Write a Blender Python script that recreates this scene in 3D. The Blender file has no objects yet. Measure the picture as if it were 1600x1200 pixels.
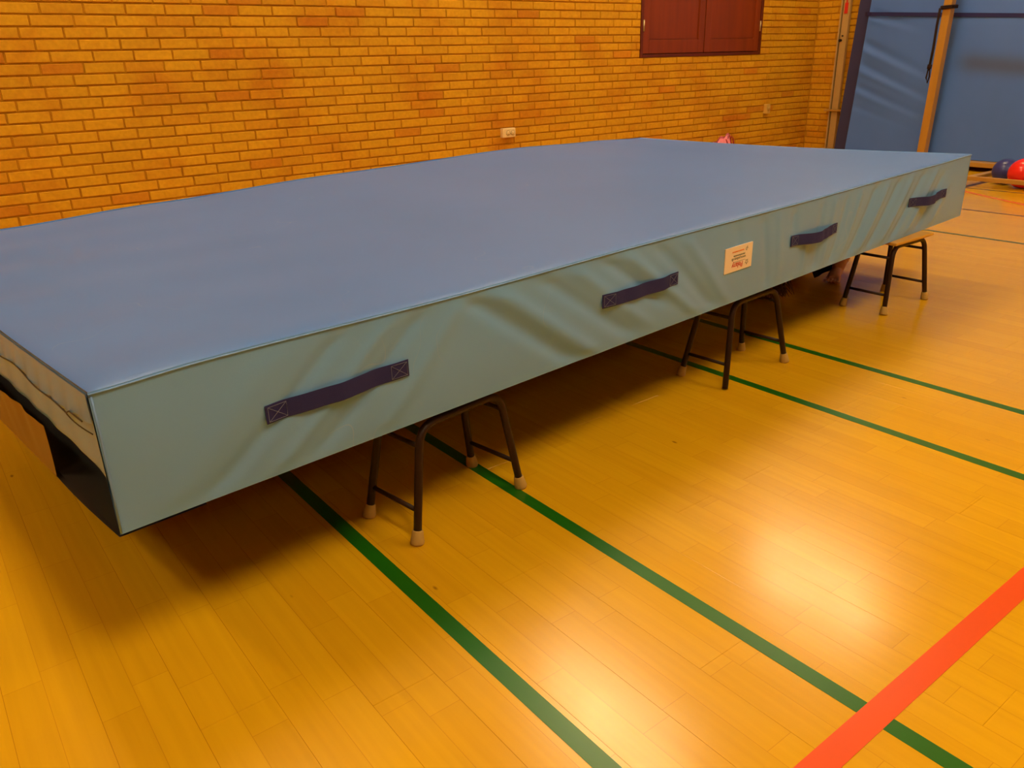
import bpy, bmesh, math, random
from mathutils import Vector, Matrix, noise
random.seed(7)
scene = bpy.context.scene
C = scene.collection
PI = math.pi

# ------------------------------------------------------------------ camera
CAM_H = 1.1
YAW, PITCH, ROLL, FPX = .648766, .385611, .0273268, 1250.3
fw = Vector((math.sin(YAW)*math.cos(PITCH), math.cos(YAW)*math.cos(PITCH), -math.sin(PITCH)))
rt = Vector((math.cos(YAW), -math.sin(YAW), 0)); dn = fw.cross(rt)
rt2 = rt*math.cos(ROLL)+dn*math.sin(ROLL); dn2 = dn*math.cos(ROLL)-rt*math.sin(ROLL)
cd = bpy.data.cameras.new('camera'); cam = bpy.data.objects.new('camera', cd); C.objects.link(cam)
m = Matrix.Identity(4)
for i in range(3):
    m[i][0] = rt2[i]; m[i][1] = -dn2[i]; m[i][2] = -fw[i]
m[2][3] = CAM_H
cam.matrix_world = m
cd.sensor_width = 36; cd.sensor_fit = 'HORIZONTAL'; cd.lens = FPX/1600*36
cd.clip_start = .05
scene.camera = cam
def seen(p):                       # which pieces show largest in the photograph
    d = Vector(p)-Vector((0, 0, CAM_H)); z = d.dot(fw)
    if z < .05: return None
    return 800+FPX*d.dot(rt2)/z, 600+FPX*d.dot(dn2)/z, z

# ------------------------------------------------------------------ light
w = bpy.data.worlds.new('world'); scene.world = w; w.use_nodes = True
w.node_tree.nodes['Background'].inputs[0].default_value = (1, .7, .35, 1)
w.node_tree.nodes['Background'].inputs[1].default_value = 0.0
vs = scene.view_settings
vs.view_transform = 'Standard'; vs.look = 'None'; vs.gamma = 1; vs.use_curve_mapping = False
vs.exposure = 0.0
LAMP_COL = (1.0, .75, .40); LAMP_STR = 52.0
ROW = {3.97: .95, -.6: 1.05, -5.2: .26}      # strength per lamp row; the weak rear row is added fill under the mat
CEIL = 4.6
LAMPS = [(x, y) for x in (-2.5, .75, 4.0, 7.2) for y in (3.97, -.6, -5.2)]

# ------------------------------------------------------------------ helpers
def lin(c):
    return tuple(((v/255)/12.92 if v/255 < .04045 else ((v/255+.055)/1.055)**2.4) for v in c)
def mat(name, col, rough=.5, spec=.5, metal=0, coat=0, coat_rough=.1, noise_amt=0, noise_scale=8, bump=0, bump_scale=60, emit=None):
    M = bpy.data.materials.new(name); M.use_nodes = True
    nt = M.node_tree; b = nt.nodes['Principled BSDF']
    b.inputs['Base Color'].default_value = (*col, 1); b.inputs['Roughness'].default_value = rough
    b.inputs['Specular IOR Level'].default_value = spec; b.inputs['Metallic'].default_value = metal
    b.inputs['Coat Weight'].default_value = coat; b.inputs['Coat Roughness'].default_value = coat_rough
    if emit:
        b.inputs['Emission Color'].default_value = (*emit[0], 1); b.inputs['Emission Strength'].default_value = emit[1]
    tc = nt.nodes.new('ShaderNodeTexCoord')
    if noise_amt:
        n = nt.nodes.new('ShaderNodeTexNoise'); n.inputs['Scale'].default_value = noise_scale; n.inputs['Detail'].default_value = 5
        nt.links.new(tc.outputs['Object'], n.inputs['Vector'])
        mx = nt.nodes.new('ShaderNodeMix'); mx.data_type = 'RGBA'
        mx.inputs[6].default_value = (*[v*(1-noise_amt) for v in col], 1); mx.inputs[7].default_value = (*[min(1, v*(1+noise_amt)) for v in col], 1)
        nt.links.new(n.outputs['Fac'], mx.inputs[0]); nt.links.new(mx.outputs[2], b.inputs['Base Color'])
    if bump:
        n = nt.nodes.new('ShaderNodeTexNoise'); n.inputs['Scale'].default_value = bump_scale; n.inputs['Detail'].default_value = 4
        nt.links.new(tc.outputs['Object'], n.inputs['Vector'])
        bp = nt.nodes.new('ShaderNodeBump'); bp.inputs['Strength'].default_value = bump; bp.inputs['Distance'].default_value = .01
        nt.links.new(n.outputs['Fac'], bp.inputs['Height']); nt.links.new(bp.outputs[0], b.inputs['Normal'])
    return M
def tag(o, label=None, cat=None, group=None, kind=None):
    if label: o['label'] = label
    if cat: o['category'] = cat
    if group: o['group'] = group
    if kind: o['kind'] = kind
    return o
def empty(name, loc=(0, 0, 0), rz=0):
    o = bpy.data.objects.new(name, None); C.objects.link(o)
    o.location = loc; o.rotation_euler = (0, 0, rz); o.empty_display_size = .1
    return o
def link(name, me, M, parent=None, smooth=False):
    o = bpy.data.objects.new(name, me); C.objects.link(o)
    if M and not me.materials: me.materials.append(M)
    if parent: o.parent = parent
    if smooth:
        for p in me.polygons: p.use_smooth = True
    return o
def pyd(name, V, F, M, parent=None, smooth=False):
    me = bpy.data.meshes.new(name); me.from_pydata([tuple(v) for v in V], [], F); me.update()
    return link(name, me, M, parent, smooth)
def bmo(name, bm, M, parent=None, smooth=False):
    me = bpy.data.meshes.new(name); bm.normal_update(); bm.to_mesh(me); bm.free()
    return link(name, me, M, parent, smooth)
def box(bm, x0, x1, y0, y1, z0, z1, bev=0):
    r = bmesh.ops.create_cube(bm, size=1)['verts']
    for v in r:
        v.co = Vector(((x0+x1)/2+v.co.x*(x1-x0), (y0+y1)/2+v.co.y*(y1-y0), (z0+z1)/2+v.co.z*(z1-z0)))
    if bev:
        es = list({e for v in r for e in v.link_edges})
        bmesh.ops.bevel(bm, geom=es, offset=bev, segments=2, profile=.5, affect='EDGES', clamp_overlap=True)
def boxo(name, x0, x1, y0, y1, z0, z1, M, parent=None, bev=0):
    bm = bmesh.new(); box(bm, x0, x1, y0, y1, z0, z1, bev)
    return bmo(name, bm, M, parent)
def tube(bm, pts, r, n=10, cap=True):
    pts = [Vector(p) for p in pts]; rings = []
    rr = r if isinstance(r, (list, tuple)) else [r]*len(pts)
    up = None
    for i, p in enumerate(pts):
        t = (pts[min(i+1, len(pts)-1)]-pts[max(i-1, 0)]).normalized()
        if up is None:
            up = Vector((0, 0, 1)) if abs(t.z) < .9 else Vector((0, 1, 0))
        a = (up-t*up.dot(t)).normalized(); b = t.cross(a); up = a
        rings.append([bm.verts.new(p+(a*math.cos(2*PI*k/n)+b*math.sin(2*PI*k/n))*rr[i]) for k in range(n)])
    for i in range(len(rings)-1):
        for k in range(n):
            bm.faces.new((rings[i][k], rings[i][(k+1) % n], rings[i+1][(k+1) % n], rings[i+1][k]))
    if cap:
        bm.faces.new(list(reversed(rings[0]))); bm.faces.new(rings[-1])
def grid(name, nu, nv, fn, M, parent=None, smooth=True, flip=False):
    V = []; F = []
    for j in range(nv+1):
        for i in range(nu+1):
            V.append(fn(i/nu, j/nv))
    for j in range(nv):
        for i in range(nu):
            a = j*(nu+1)+i; q = (a, a+1, a+nu+2, a+nu+1)
            F.append(tuple(reversed(q)) if flip else q)
    return pyd(name, V, F, M, parent, smooth)
def lerp_table(tb, x):
    if x <= tb[0][0]: return tb[0][1]
    for (a, b), (c, d) in zip(tb, tb[1:]):
        if x <= c:
            u = (x-a)/(c-a); u = u*u*(3-2*u); return b+(d-b)*u
    return tb[-1][1]

# ------------------------------------------------------------------ materials
def floor_material():
    M = bpy.data.materials.new('varnished_beech'); M.use_nodes = True; nt = M.node_tree; b = nt.nodes['Principled BSDF']
    g = nt.nodes.new('ShaderNodeNewGeometry')
    sep = nt.nodes.new('ShaderNodeSeparateXYZ'); nt.links.new(g.outputs['Position'], sep.inputs[0])
    sx = nt.nodes.new('ShaderNodeMath'); sx.operation = 'SUBTRACT'; sx.inputs[1].default_value = .0725-.0673*200
    nt.links.new(sep.outputs['X'], sx.inputs[0])
    sy = nt.nodes.new('ShaderNodeMath'); sy.operation = 'ADD'; sy.inputs[1].default_value = 40.13
    nt.links.new(sep.outputs['Y'], sy.inputs[0])
    cb = nt.nodes.new('ShaderNodeCombineXYZ'); nt.links.new(sy.outputs[0], cb.inputs[0]); nt.links.new(sx.outputs[0], cb.inputs[1])
    br = nt.nodes.new('ShaderNodeTexBrick'); nt.links.new(cb.outputs[0], br.inputs['Vector'])
    br.inputs['Scale'].default_value = 1; br.inputs['Brick Width'].default_value = .43; br.inputs['Row Height'].default_value = .0673
    br.inputs['Mortar Size'].default_value = .0006; br.inputs['Mortar Smooth'].default_value = .3
    br.offset = .37; br.offset_frequency = 3; br.squash = .72; br.squash_frequency = 2
    c1 = (.665, .362, .005); c2 = (.71, .400, .006); cm = (.55, .26, .005)
    br.inputs['Color1'].default_value = (*c1, 1); br.inputs['Color2'].default_value = (*c2, 1); br.inputs['Mortar'].default_value = (*cm, 1)
    # grain drawn out along the boards
    mp = nt.nodes.new('ShaderNodeMapping'); mp.inputs['Scale'].default_value = (55, 2.2, 1); nt.links.new(g.outputs['Position'], mp.inputs['Vector'])
    n = nt.nodes.new('ShaderNodeTexNoise'); n.inputs['Scale'].default_value = 1; n.inputs['Detail'].default_value = 6; nt.links.new(mp.outputs[0], n.inputs['Vector'])
    rp = nt.nodes.new('ShaderNodeValToRGB'); rp.color_ramp.elements[0].position = .3; rp.color_ramp.elements[1].position = .75
    rp.color_ramp.elements[0].color = (.94, .92, .9, 1); rp.color_ramp.elements[1].color = (1.03, 1.03, 1.03, 1)
    nt.links.new(n.outputs['Fac'], rp.inputs[0])
    mx = nt.nodes.new('ShaderNodeMix'); mx.data_type = 'RGBA'; mx.blend_type = 'MULTIPLY'; mx.inputs[0].default_value = 1
    nt.links.new(br.outputs['Color'], mx.inputs[6]); nt.links.new(rp.outputs[0], mx.inputs[7])
    # small dark scuffs
    mp2 = nt.nodes.new('ShaderNodeMapping'); mp2.inputs['Scale'].default_value = (7, 3.2, 1); mp2.inputs['Rotation'].default_value = (0, 0, .5); nt.links.new(g.outputs['Position'], mp2.inputs['Vector'])
    v = nt.nodes.new('ShaderNodeTexVoronoi'); v.inputs['Scale'].default_value = 1; nt.links.new(mp2.outputs[0], v.inputs['Vector'])
    r2 = nt.nodes.new('ShaderNodeValToRGB'); r2.color_ramp.elements[0].position = .018; r2.color_ramp.elements[1].position = .04
    r2.color_ramp.elements[0].color = (.35, .25, .2, 1); r2.color_ramp.elements[1].color = (1, 1, 1, 1)
    nt.links.new(v.outputs['Distance'], r2.inputs[0])
    mx2 = nt.nodes.new('ShaderNodeMix'); mx2.data_type = 'RGBA'; mx2.blend_type = 'MULTIPLY'; mx2.inputs[0].default_value = .8
    nt.links.new(mx.outputs[2], mx2.inputs[6]); nt.links.new(r2.outputs[0], mx2.inputs[7])
    nt.links.new(mx2.outputs[2], b.inputs['Base Color'])
    n3 = nt.nodes.new('ShaderNodeTexNoise'); n3.inputs['Scale'].default_value = 9; n3.inputs['Detail'].default_value = 5; nt.links.new(g.outputs['Position'], n3.inputs['Vector'])
    mr = nt.nodes.new('ShaderNodeMapRange'); mr.inputs[3].default_value = .17; mr.inputs[4].default_value = .26; nt.links.new(n3.outputs['Fac'], mr.inputs[0]); nt.links.new(mr.outputs[0], b.inputs['Roughness'])
    b.inputs['Specular IOR Level'].default_value = .5
    return M
def brick_material():
    M = bpy.data.materials.new('yellow_brick'); M.use_nodes = True; nt = M.node_tree; b = nt.nodes['Principled BSDF']
    at = nt.nodes.new('ShaderNodeAttribute'); at.attribute_name = 'tint'
    g = nt.nodes.new('ShaderNodeNewGeometry')
    # iron-red staining that runs across neighbouring bricks
    mp = nt.nodes.new('ShaderNodeMapping'); mp.inputs['Scale'].default_value = (1.5, 1.5, 2.1); nt.links.new(g.outputs['Position'], mp.inputs['Vector'])
    n = nt.nodes.new('ShaderNodeTexNoise'); n.inputs['Scale'].default_value = 1.3; n.inputs['Detail'].default_value = 7; n.inputs['Roughness'].default_value = .62; nt.links.new(mp.outputs[0], n.inputs['Vector'])
    rp = nt.nodes.new('ShaderNodeValToRGB'); rp.color_ramp.elements[0].position = .47; rp.color_ramp.elements[1].position = .70
    rp.color_ramp.elements[0].color = (1, 1, 1, 1); rp.color_ramp.elements[1].color = (.84, .64, .5, 1)
    nt.links.new(n.outputs['Fac'], rp.inputs[0])
    mx = nt.nodes.new('ShaderNodeMix'); mx.data_type = 'RGBA'; mx.blend_type = 'MULTIPLY'; mx.inputs[0].default_value = 1
    nt.links.new(at.outputs['Color'], mx.inputs[6]); nt.links.new(rp.outputs[0], mx.inputs[7])
    n2 = nt.nodes.new('ShaderNodeTexNoise'); n2.inputs['Scale'].default_value = 38; n2.inputs['Detail'].default_value = 6; nt.links.new(g.outputs['Position'], n2.inputs['Vector'])
    r3 = nt.nodes.new('ShaderNodeValToRGB'); r3.color_ramp.elements[0].position = .3; r3.color_ramp.elements[1].position = .7
    r3.color_ramp.elements[0].color = (.9, .88, .85, 1); r3.color_ramp.elements[1].color = (1.05, 1.05, 1.05, 1); nt.links.new(n2.outputs['Fac'], r3.inputs[0])
    mx2 = nt.nodes.new('ShaderNodeMix'); mx2.data_type = 'RGBA'; mx2.blend_type = 'MULTIPLY'; mx2.inputs[0].default_value = 1
    nt.links.new(mx.outputs[2], mx2.inputs[6]); nt.links.new(r3.outputs[0], mx2.inputs[7]); nt.links.new(mx2.outputs[2], b.inputs['Base Color'])
    bp = nt.nodes.new('ShaderNodeBump'); bp.inputs['Strength'].default_value = .35; bp.inputs['Distance'].default_value = .004
    nt.links.new(n2.outputs['Fac'], bp.inputs['Height']); nt.links.new(bp.outputs[0], b.inputs['Normal'])
    b.inputs['Roughness'].default_value = .75; b.inputs['Specular IOR Level'].default_value = .25
    return M
def vinyl(name, col, rough, blotch=.08, bump=.15, scratches=True, spec=.5):
    M = bpy.data.materials.new(name); M.use_nodes = True; nt = M.node_tree; b = nt.nodes['Principled BSDF']
    tc = nt.nodes.new('ShaderNodeTexCoord')
    n = nt.nodes.new('ShaderNodeTexNoise'); n.inputs['Scale'].default_value = 2.2; n.inputs['Detail'].default_value = 6; nt.links.new(tc.outputs['Object'], n.inputs['Vector'])
    mx = nt.nodes.new('ShaderNodeMix'); mx.data_type = 'RGBA'
    mx.inputs[6].default_value = (*[v*(1-blotch) for v in col], 1); mx.inputs[7].default_value = (*[v*(1+blotch) for v in col], 1)
    nt.links.new(n.outputs['Fac'], mx.inputs[0])
    out = mx.outputs[2]
    if scratches:   # pale rubbed scratch arcs
        wv = nt.nodes.new('ShaderNodeTexNoise'); wv.inputs['Scale'].default_value = 5.5; wv.inputs['Detail'].default_value = 1; nt.links.new(tc.outputs['Object'], wv.inputs['Vector'])
        rp = nt.nodes.new('ShaderNodeValToRGB'); e = rp.color_ramp.elements
        e[0].position = .497; e[0].color = (0, 0, 0, 1); e[1].position = .5; e[1].color = (1, 1, 1, 1); k = e.new(.503); k.color = (0, 0, 0, 1)
        nt.links.new(wv.outputs['Fac'], rp.inputs[0])
        n4 = nt.nodes.new('ShaderNodeTexNoise'); n4.inputs['Scale'].default_value = 3.1; n4.inputs['Detail'].default_value = 3; nt.links.new(tc.outputs['Object'], n4.inputs['Vector'])
        r4 = nt.nodes.new('ShaderNodeValToRGB'); r4.color_ramp.elements[0].position = .57; r4.color_ramp.elements[1].position = .66; nt.links.new(n4.outputs['Fac'], r4.inputs[0])
        ml = nt.nodes.new('ShaderNodeMath'); ml.operation = 'MULTIPLY'; nt.links.new(rp.outputs[0], ml.inputs[0]); nt.links.new(r4.outputs[0], ml.inputs[1])
        m2 = nt.nodes.new('ShaderNodeMath'); m2.operation = 'MULTIPLY'; m2.inputs[1].default_value = .16; nt.links.new(ml.outputs[0], m2.inputs[0])
        mx3 = nt.nodes.new('ShaderNodeMix'); mx3.data_type = 'RGBA'; nt.links.new(m2.outputs[0], mx3.inputs[0]); nt.links.new(out, mx3.inputs[6]); mx3.inputs[7].default_value = (.55, .55, .5, 1)
        out = mx3.outputs[2]
    nt.links.new(out, b.inputs['Base Color'])
    n2 = nt.nodes.new('ShaderNodeTexNoise'); n2.inputs['Scale'].default_value = 420; nt.links.new(tc.outputs['Object'], n2.inputs['Vector'])
    bp = nt.nodes.new('ShaderNodeBump'); bp.inputs['Strength'].default_value = bump; bp.inputs['Distance'].default_value = .001
    nt.links.new(n2.outputs['Fac'], bp.inputs['Height']); nt.links.new(bp.outputs[0], b.inputs['Normal'])
    b.inputs['Roughness'].default_value = rough; b.inputs['Specular IOR Level'].default_value = spec
    return M
def wood(name, col, scale=(3, 3, 40), rough=.4, contrast=.3, axis_obj=True):
    M = bpy.data.materials.new(name); M.use_nodes = True; nt = M.node_tree; b = nt.nodes['Principled BSDF']
    tc = nt.nodes.new('ShaderNodeTexCoord'); mp = nt.nodes.new('ShaderNodeMapping'); mp.inputs['Scale'].default_value = scale
    nt.links.new(tc.outputs['Object'], mp.inputs['Vector'])
    n = nt.nodes.new('ShaderNodeTexNoise'); n.inputs['Scale'].default_value = 1; n.inputs['Detail'].default_value = 6; nt.links.new(mp.outputs[0], n.inputs['Vector'])
    mx = nt.nodes.new('ShaderNodeMix'); mx.data_type = 'RGBA'
    mx.inputs[6].default_value = (*[v*(1-contrast) for v in col], 1); mx.inputs[7].default_value = (*[v*(1+contrast) for v in col], 1)
    nt.links.new(n.outputs['Fac'], mx.inputs[0]); nt.links.new(mx.outputs[2], b.inputs['Base Color'])
    b.inputs['Roughness'].default_value = rough
    return M
M_floor = floor_material(); M_brick = brick_material()
M_mortar = mat('mortar', (.50, .235, .008), .9, .2, noise_amt=.25, noise_scale=14, bump=.4, bump_scale=90)
M_green = mat('green_floor_paint', (.012, .125, .005), .3, .5, noise_amt=.15, noise_scale=5)
M_olive = mat('olive_floor_paint', (.10, .12, .03), .35)
M_darkline = mat('dark_floor_paint', (.10, .055, .03), .35)
M_red = mat('red_floor_paint', (.76, .080, .004), .32, .5, noise_amt=.06, noise_scale=6)
M_orange = mat('orange_floor_paint', (.72, .17, .012), .32)
M_top = vinyl('blue_vinyl_top', (.060, .200, .63), .42, .07)
M_side = vinyl('grey_blue_vinyl_side', (.172, .39, .76), .27, .06, spec=.42)
M_under = vinyl('black_underside', (.02, .018, .02), .45, .1, scratches=False)
M_lip = vinyl('brown_grey_cover_skirt', (.22, .115, .05), .4, .12, scratches=False)
M_navy = mat('navy_webbing', (.022, .025, .15), .7, .3, bump=.4, bump_scale=700)
M_thread = mat('pale_thread', (.20, .22, .34), .8)
M_piping = mat('piping', (.19, .38, .80), .75)
M_seam = mat('dark_seam_thread', (.03, .03, .035), .8)
M_label = mat('label_card', (.86, .74, .58), .45)
M_ink_red = mat('label_ink_red', (.62, .03, .015), .6)
M_ink_grey = mat('label_ink_grey', (.20, .22, .15), .6)
M_ink_orange = mat('label_ink_orange', (.78, .26, .06), .6)
M_steel = mat('brown_black_enamel', (.026, .010, .006), .42, .3, noise_amt=.5, noise_scale=40, bump=.1, bump_scale=200)
M_rubber = mat('beige_rubber', (.50, .33, .085), .6, .3, noise_amt=.15, noise_scale=30)
M_seat = wood('stool_plywood', (.62, .33, .045), (3, 40, 3), .4, .2)
M_maho = wood('mahogany', (.22, .036, .004), (16, 16, 1.3), .38, .32)
M_mahod = wood('mahogany_dark', (.12, .018, .003), (16, 16, 1.3), .4, .3)
M_brass = mat('pale_hinge_metal', (.55, .45, .25), .4, .5, .6)
M_cream = mat('cream_plastic', (.84, .66, .34), .35)
M_tan = mat('tan_plastic', (.66, .42, .09), .4)
M_hole = mat('socket_hole', (.10, .05, .012), .6)
M_wallmat = vinyl('leaning_mat_blue', (.065, .18, .66), .45, .12, scratches=False)
M_navyvinyl = vinyl('navy_vinyl', (.030, .036, .13), .45, .1, scratches=False)
M_pine = wood('varnished_pine', (.46, .235, .035), (14, 14, 1.2), .4, .18)
M_pineh = wood('varnished_pine_rail', (.46, .25, .045), (14, 1.2, 14), .4, .2)
M_rope = mat('dark_brown_cord', (.028, .012, .010), .8, .2, bump=.6, bump_scale=300)
M_ballb = mat('blue_rubber_ball', (.035, .045, .24), .3, .5)
M_ballr = mat('red_rubber_ball', (.80, .022, .018), .22, .5)
M_pink = mat('pink_fabric', (.88, .28, .36), .8, .2, noise_amt=.1, noise_scale=20)
M_pinkd = mat('dark_red_fabric', (.32, .035, .03), .8, .2)
M_skin = mat('skin', (.92, .52, .48), .5, .4, noise_amt=.08, noise_scale=30)
M_hair = mat('brown_hair', (.16, .075, .03), .55, .4, noise_amt=.4, noise_scale=60)
M_black = mat('black_cloth', (.010, .010, .014), .85, .2)
M_chan = mat('aged_metal_channel', (.56, .40, .16), .45, .5, .2, noise_amt=.15, noise_scale=6)
M_chand = mat('channel_groove', (.10, .05, .02), .6)
M_redtag = mat('red_plastic', (.68, .03, .02), .35)
M_plain = mat('painted_wall', (.42, .20, .05), .8, .2, noise_amt=.08, noise_scale=2)
M_ceil = mat('ceiling_board', (.40, .19, .07), .8, .2, noise_amt=.05, noise_scale=3)
M_fixture = mat('lamp_housing', (.7, .7, .66), .4)
M_glow = {k: mat('lamp_diffuser', (.9, .9, .85), .4, emit=(LAMP_COL, LAMP_STR*f)) for k, f in ROW.items()}
M_glow_dim = mat('lamp_diffuser_dim', (.9, .9, .85), .4, emit=(LAMP_COL, LAMP_STR*.55))  # left lamp of the middle row, dimmed to deepen the mat's side shadow

# ------------------------------------------------------------------ the hall
XL, XR, YF, YB = -7.0, 8.894, -9.0, 5.785
fl = boxo('floor', XL, XR, YF, YB, -.12, -.018, mat('subfloor', (.16, .07, .015), .9)); tag(fl, kind='structure')
# boards
BW, BPH = .13467, .0725
i0 = math.ceil((XL-BPH)/BW); i1 = math.floor((XR-BPH)/BW)
plank_meshes = {}
def plank_mesh(L):
    k = round(L, 3)
    if k not in plank_meshes:
        bm = bmesh.new(); hx = BW/2-.00006; hy = L/2-.00012; c = .00035
        lo = [bm.verts.new((x*hx, y*hy, -.018)) for x, y in ((-1, -1), (1, -1), (1, 1), (-1, 1))]
        mi = [bm.verts.new((x*hx, y*hy, -c)) for x, y in ((-1, -1), (1, -1), (1, 1), (-1, 1))]
        hi = [bm.verts.new((x*(hx-c), y*(hy-c), 0)) for x, y in ((-1, -1), (1, -1), (1, 1), (-1, 1))]
        bm.faces.new(hi)
        for q in range(4):
            r = (q+1) % 4
            bm.faces.new((lo[q], lo[r], mi[r], mi[q])); bm.faces.new((mi[q], mi[r], hi[r], hi[q]))
        me = bpy.data.meshes.new('plank'); bm.to_mesh(me); bm.free(); me.materials.append(M_floor); plank_meshes[k] = me
    return plank_meshes[k]
PL = 1.85
boards = []
rnd = random.Random(3)
for i in range(i0-1, i1+1):
    xc = BPH+BW*(i+.5)
    if xc-BW/2 < XL-.2 or xc+BW/2 > XR+.14: continue
    off = rnd.choice([0, .463, .925, 1.388])+rnd.choice([0, .05, .1])
    if i == 3: off = (1.08-YF) % PL     # the joint seen near the mat
    if i == 9: off = (.36-YF) % PL
    y = YF-PL+off
    while y < YB:
        a, b = max(y, YF), min(y+PL, YB)
        if b-a > .02: boards.append((xc, a, b))
        y += PL
def screen_area(pts):
    q = [seen(p) for p in pts]
    if any(v is None for v in q): return 0
    xs = [min(1600, max(0, v[0])) for v in q]; ys = [min(1200, max(0, v[1])) for v in q]
    if max(xs)-min(xs) <= 0 or max(ys)-min(ys) <= 0: return 0
    return abs(sum(xs[k]*ys[(k+1) % len(q)]-xs[(k+1) % len(q)]*ys[k] for k in range(len(q))))/2
bs = sorted(boards, key=lambda t: -screen_area([(t[0]-BW/2, max(t[1], .15), 0), (t[0]+BW/2, max(t[1], .15), 0), (t[0]+BW/2, max(t[2], .2), 0), (t[0]-BW/2, max(t[2], .2), 0)]) if t[2] > .2 else 0)
for (xc, a, b) in bs[:290]:
    o = link('plank', plank_mesh(b-a), None, fl); o.location = (xc, (a+b)/2, 0)
V = []; F = []
for (xc, a, b) in bs[290:]:
    me = plank_mesh(b-a); n0 = len(V)
    V += [(v.co.x+xc, v.co.y+(a+b)/2, v.co.z) for v in me.vertices]; F += [tuple(n0+k for k in p.vertices) for p in me.polygons]
tag(pyd('planks_beyond', V, F, M_floor, fl), kind='stuff')

# brick walls
CH, BM_ = .0667, .2377
def tint(r):
    t = r.random(); v = r.uniform(.93, 1.06)
    base = (.66, .350, .009) if t < .90 else ((.63, .305, .008) if t < .975 else (.60, .25, .008))
    return tuple(min(1, c*v) for c in base)
def brick_geo(Lx, Hz, c=.003, d=.04):
    hx, hz = Lx/2, Hz/2
    lo = [(-hx, d, -hz), (hx, d, -hz), (hx, d, hz), (-hx, d, hz)]
    mi = [(-hx, c, -hz), (hx, c, -hz), (hx, c, hz), (-hx, c, hz)]
    hi = [(-hx+c, 0, -hz+c), (hx-c, 0, -hz+c), (hx-c, 0, hz-c), (-hx+c, 0, hz-c)]
    V = lo+mi+hi; F = [(8, 9, 10, 11)]
    for q in range(4):
        r = (q+1) % 4; F += [(q, r, 4+r, 4+q), (4+q, 4+r, 8+r, 8+q)]
    return V, F
def set_tint(me, cols):
    at = me.attributes.new('tint', 'FLOAT_COLOR', 'POINT')
    buf = []
    for c in cols: buf += [c[0], c[1], c[2], 1]
    at.data.foreach_set('color', buf)
def brick_wall(wallobj, u0, u1, z1, place, holes, phases, nmax, seed, name_extra):
    """place(u, z, proud) -> world location; the wall face looks along -normal"""
    r = random.Random(seed); items = []
    nrow = int(z1/CH)
    for k in range(nrow):
        zb = .01+CH*k if k else 0.0
        zt = .01+CH*(k+1)
        ph = phases[k % 4]
        j = math.floor((u0-ph)/BM_)-1
        while True:
            a = ph+j*BM_; b = a+BM_; j += 1
            if a > u1: break
            segs = [(max(a, u0), min(b, u1))]
            for (h0, h1, g0, g1) in holes:
                if zt > g0+.02 and zb < g1-.02:
                    ns = []
                    for (p, q) in segs:
                        if q <= h0 or p >= h1: ns.append((p, q)); continue
                        if p < h0: ns.append((p, h0))
                        if q > h1: ns.append((h1, q))
                    segs = ns
            for (p, q) in segs:
                if q-p > .02: items.append((p, q, zb, zt))
    J = .011
    def area(t):
        return screen_area([place(t[0], t[2], 0), place(t[1], t[2], 0), place(t[1], t[3], 0), place(t[0], t[3], 0)])
    items.sort(key=lambda t: -area(t))
    single = [t for t in items[:nmax] if area(t) > 45]; rest = items[len(single):]
    cache = {}
    for t in single:
        L = round(t[1]-t[0]-J, 3); Hh = round(t[3]-t[2]-J, 3); key = (L, Hh, r.randrange(14))
        if key not in cache:
            V, F = brick_geo(L, Hh); me = bpy.data.meshes.new('brick'); me.from_pydata(V, [], F); set_tint(me, [tint(r)]*len(V)); me.materials.append(M_brick); cache[key] = me
        o = link('brick', cache[key], None, wallobj)
        o.location = place((t[0]+t[1])/2, (t[2]+t[3])/2+.003, r.uniform(-.0015, .0025))
        o.rotation_euler = (r.gauss(0, .006), r.gauss(0, .004), place(0, 0, None)+r.gauss(0, .006))
    V = []; F = []; cols = []
    rz = Matrix.Rotation(place(0, 0, None), 3, 'Z')
    for t in rest:
        v, f = brick_geo(t[1]-t[0]-J, t[3]-t[2]-J); n0 = len(V)
        loc = Vector(place((t[0]+t[1])/2, (t[2]+t[3])/2+.003, r.uniform(-.0015, .0025)))
        V += [tuple(rz@Vector(p)+loc) for p in v]; F += [tuple(n0+k for k in q) for q in f]; cols += [tint(r)]*len(v)
    me = bpy.data.meshes.new(name_extra); me.from_pydata(V, [], F); set_tint(me, cols)
    o = link(name_extra, me, M_brick, wallobj); tag(o, kind='stuff')
# hatch opening in the back wall
HX0, HX1, HZ0, HZ1 = 6.028, 7.888, 1.08, 2.27
REC = .008
bm = bmesh.new()
box(bm, XL, HX0, YB+REC, YB+.25, 0, CEIL); box(bm, HX1, XR+.25, YB+REC, YB+.25, 0, CEIL); box(bm, HX0, HX1, YB+REC, YB+.25, 0, HZ0); box(bm, HX0, HX1, YB+REC, YB+.25, HZ1, CEIL); box(bm, HX0, HX1, YB+.12, YB+.25, HZ0, HZ1)
wb = bmo('wall_back', bm, M_mortar); tag(wb, kind='structure')
def place_b(u, z, proud):
    if proud is None: return 0.0
    return (u, YB-proud, z)
brick_wall(wb, XL, XR, CEIL, place_b, [(HX0, HX1, HZ0, HZ1)], {0: .204, 1: .033, 2: .204, 3: .135}, 300, 11, 'bricks_beyond')
wr = boxo('wall_right', XR+REC, XR+.25, YF, YB+REC, 0, CEIL, M_mortar); tag(wr, kind='structure')
def place_r(u, z, proud):          # u runs from the corner towards the camera side
    if proud is None: return -PI/2
    return (XR-proud, YB-u, z)
brick_wall(wr, .004, YB-YF, CEIL, place_r, [], {0: .10, 1: .175, 2: .02, 3: .175}, 120, 12, 'bricks_beyond')
wl = boxo('wall_left', XL-.2, XL, YF, YB+.25, 0, CEIL, M_plain); tag(wl, kind='structure')
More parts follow.
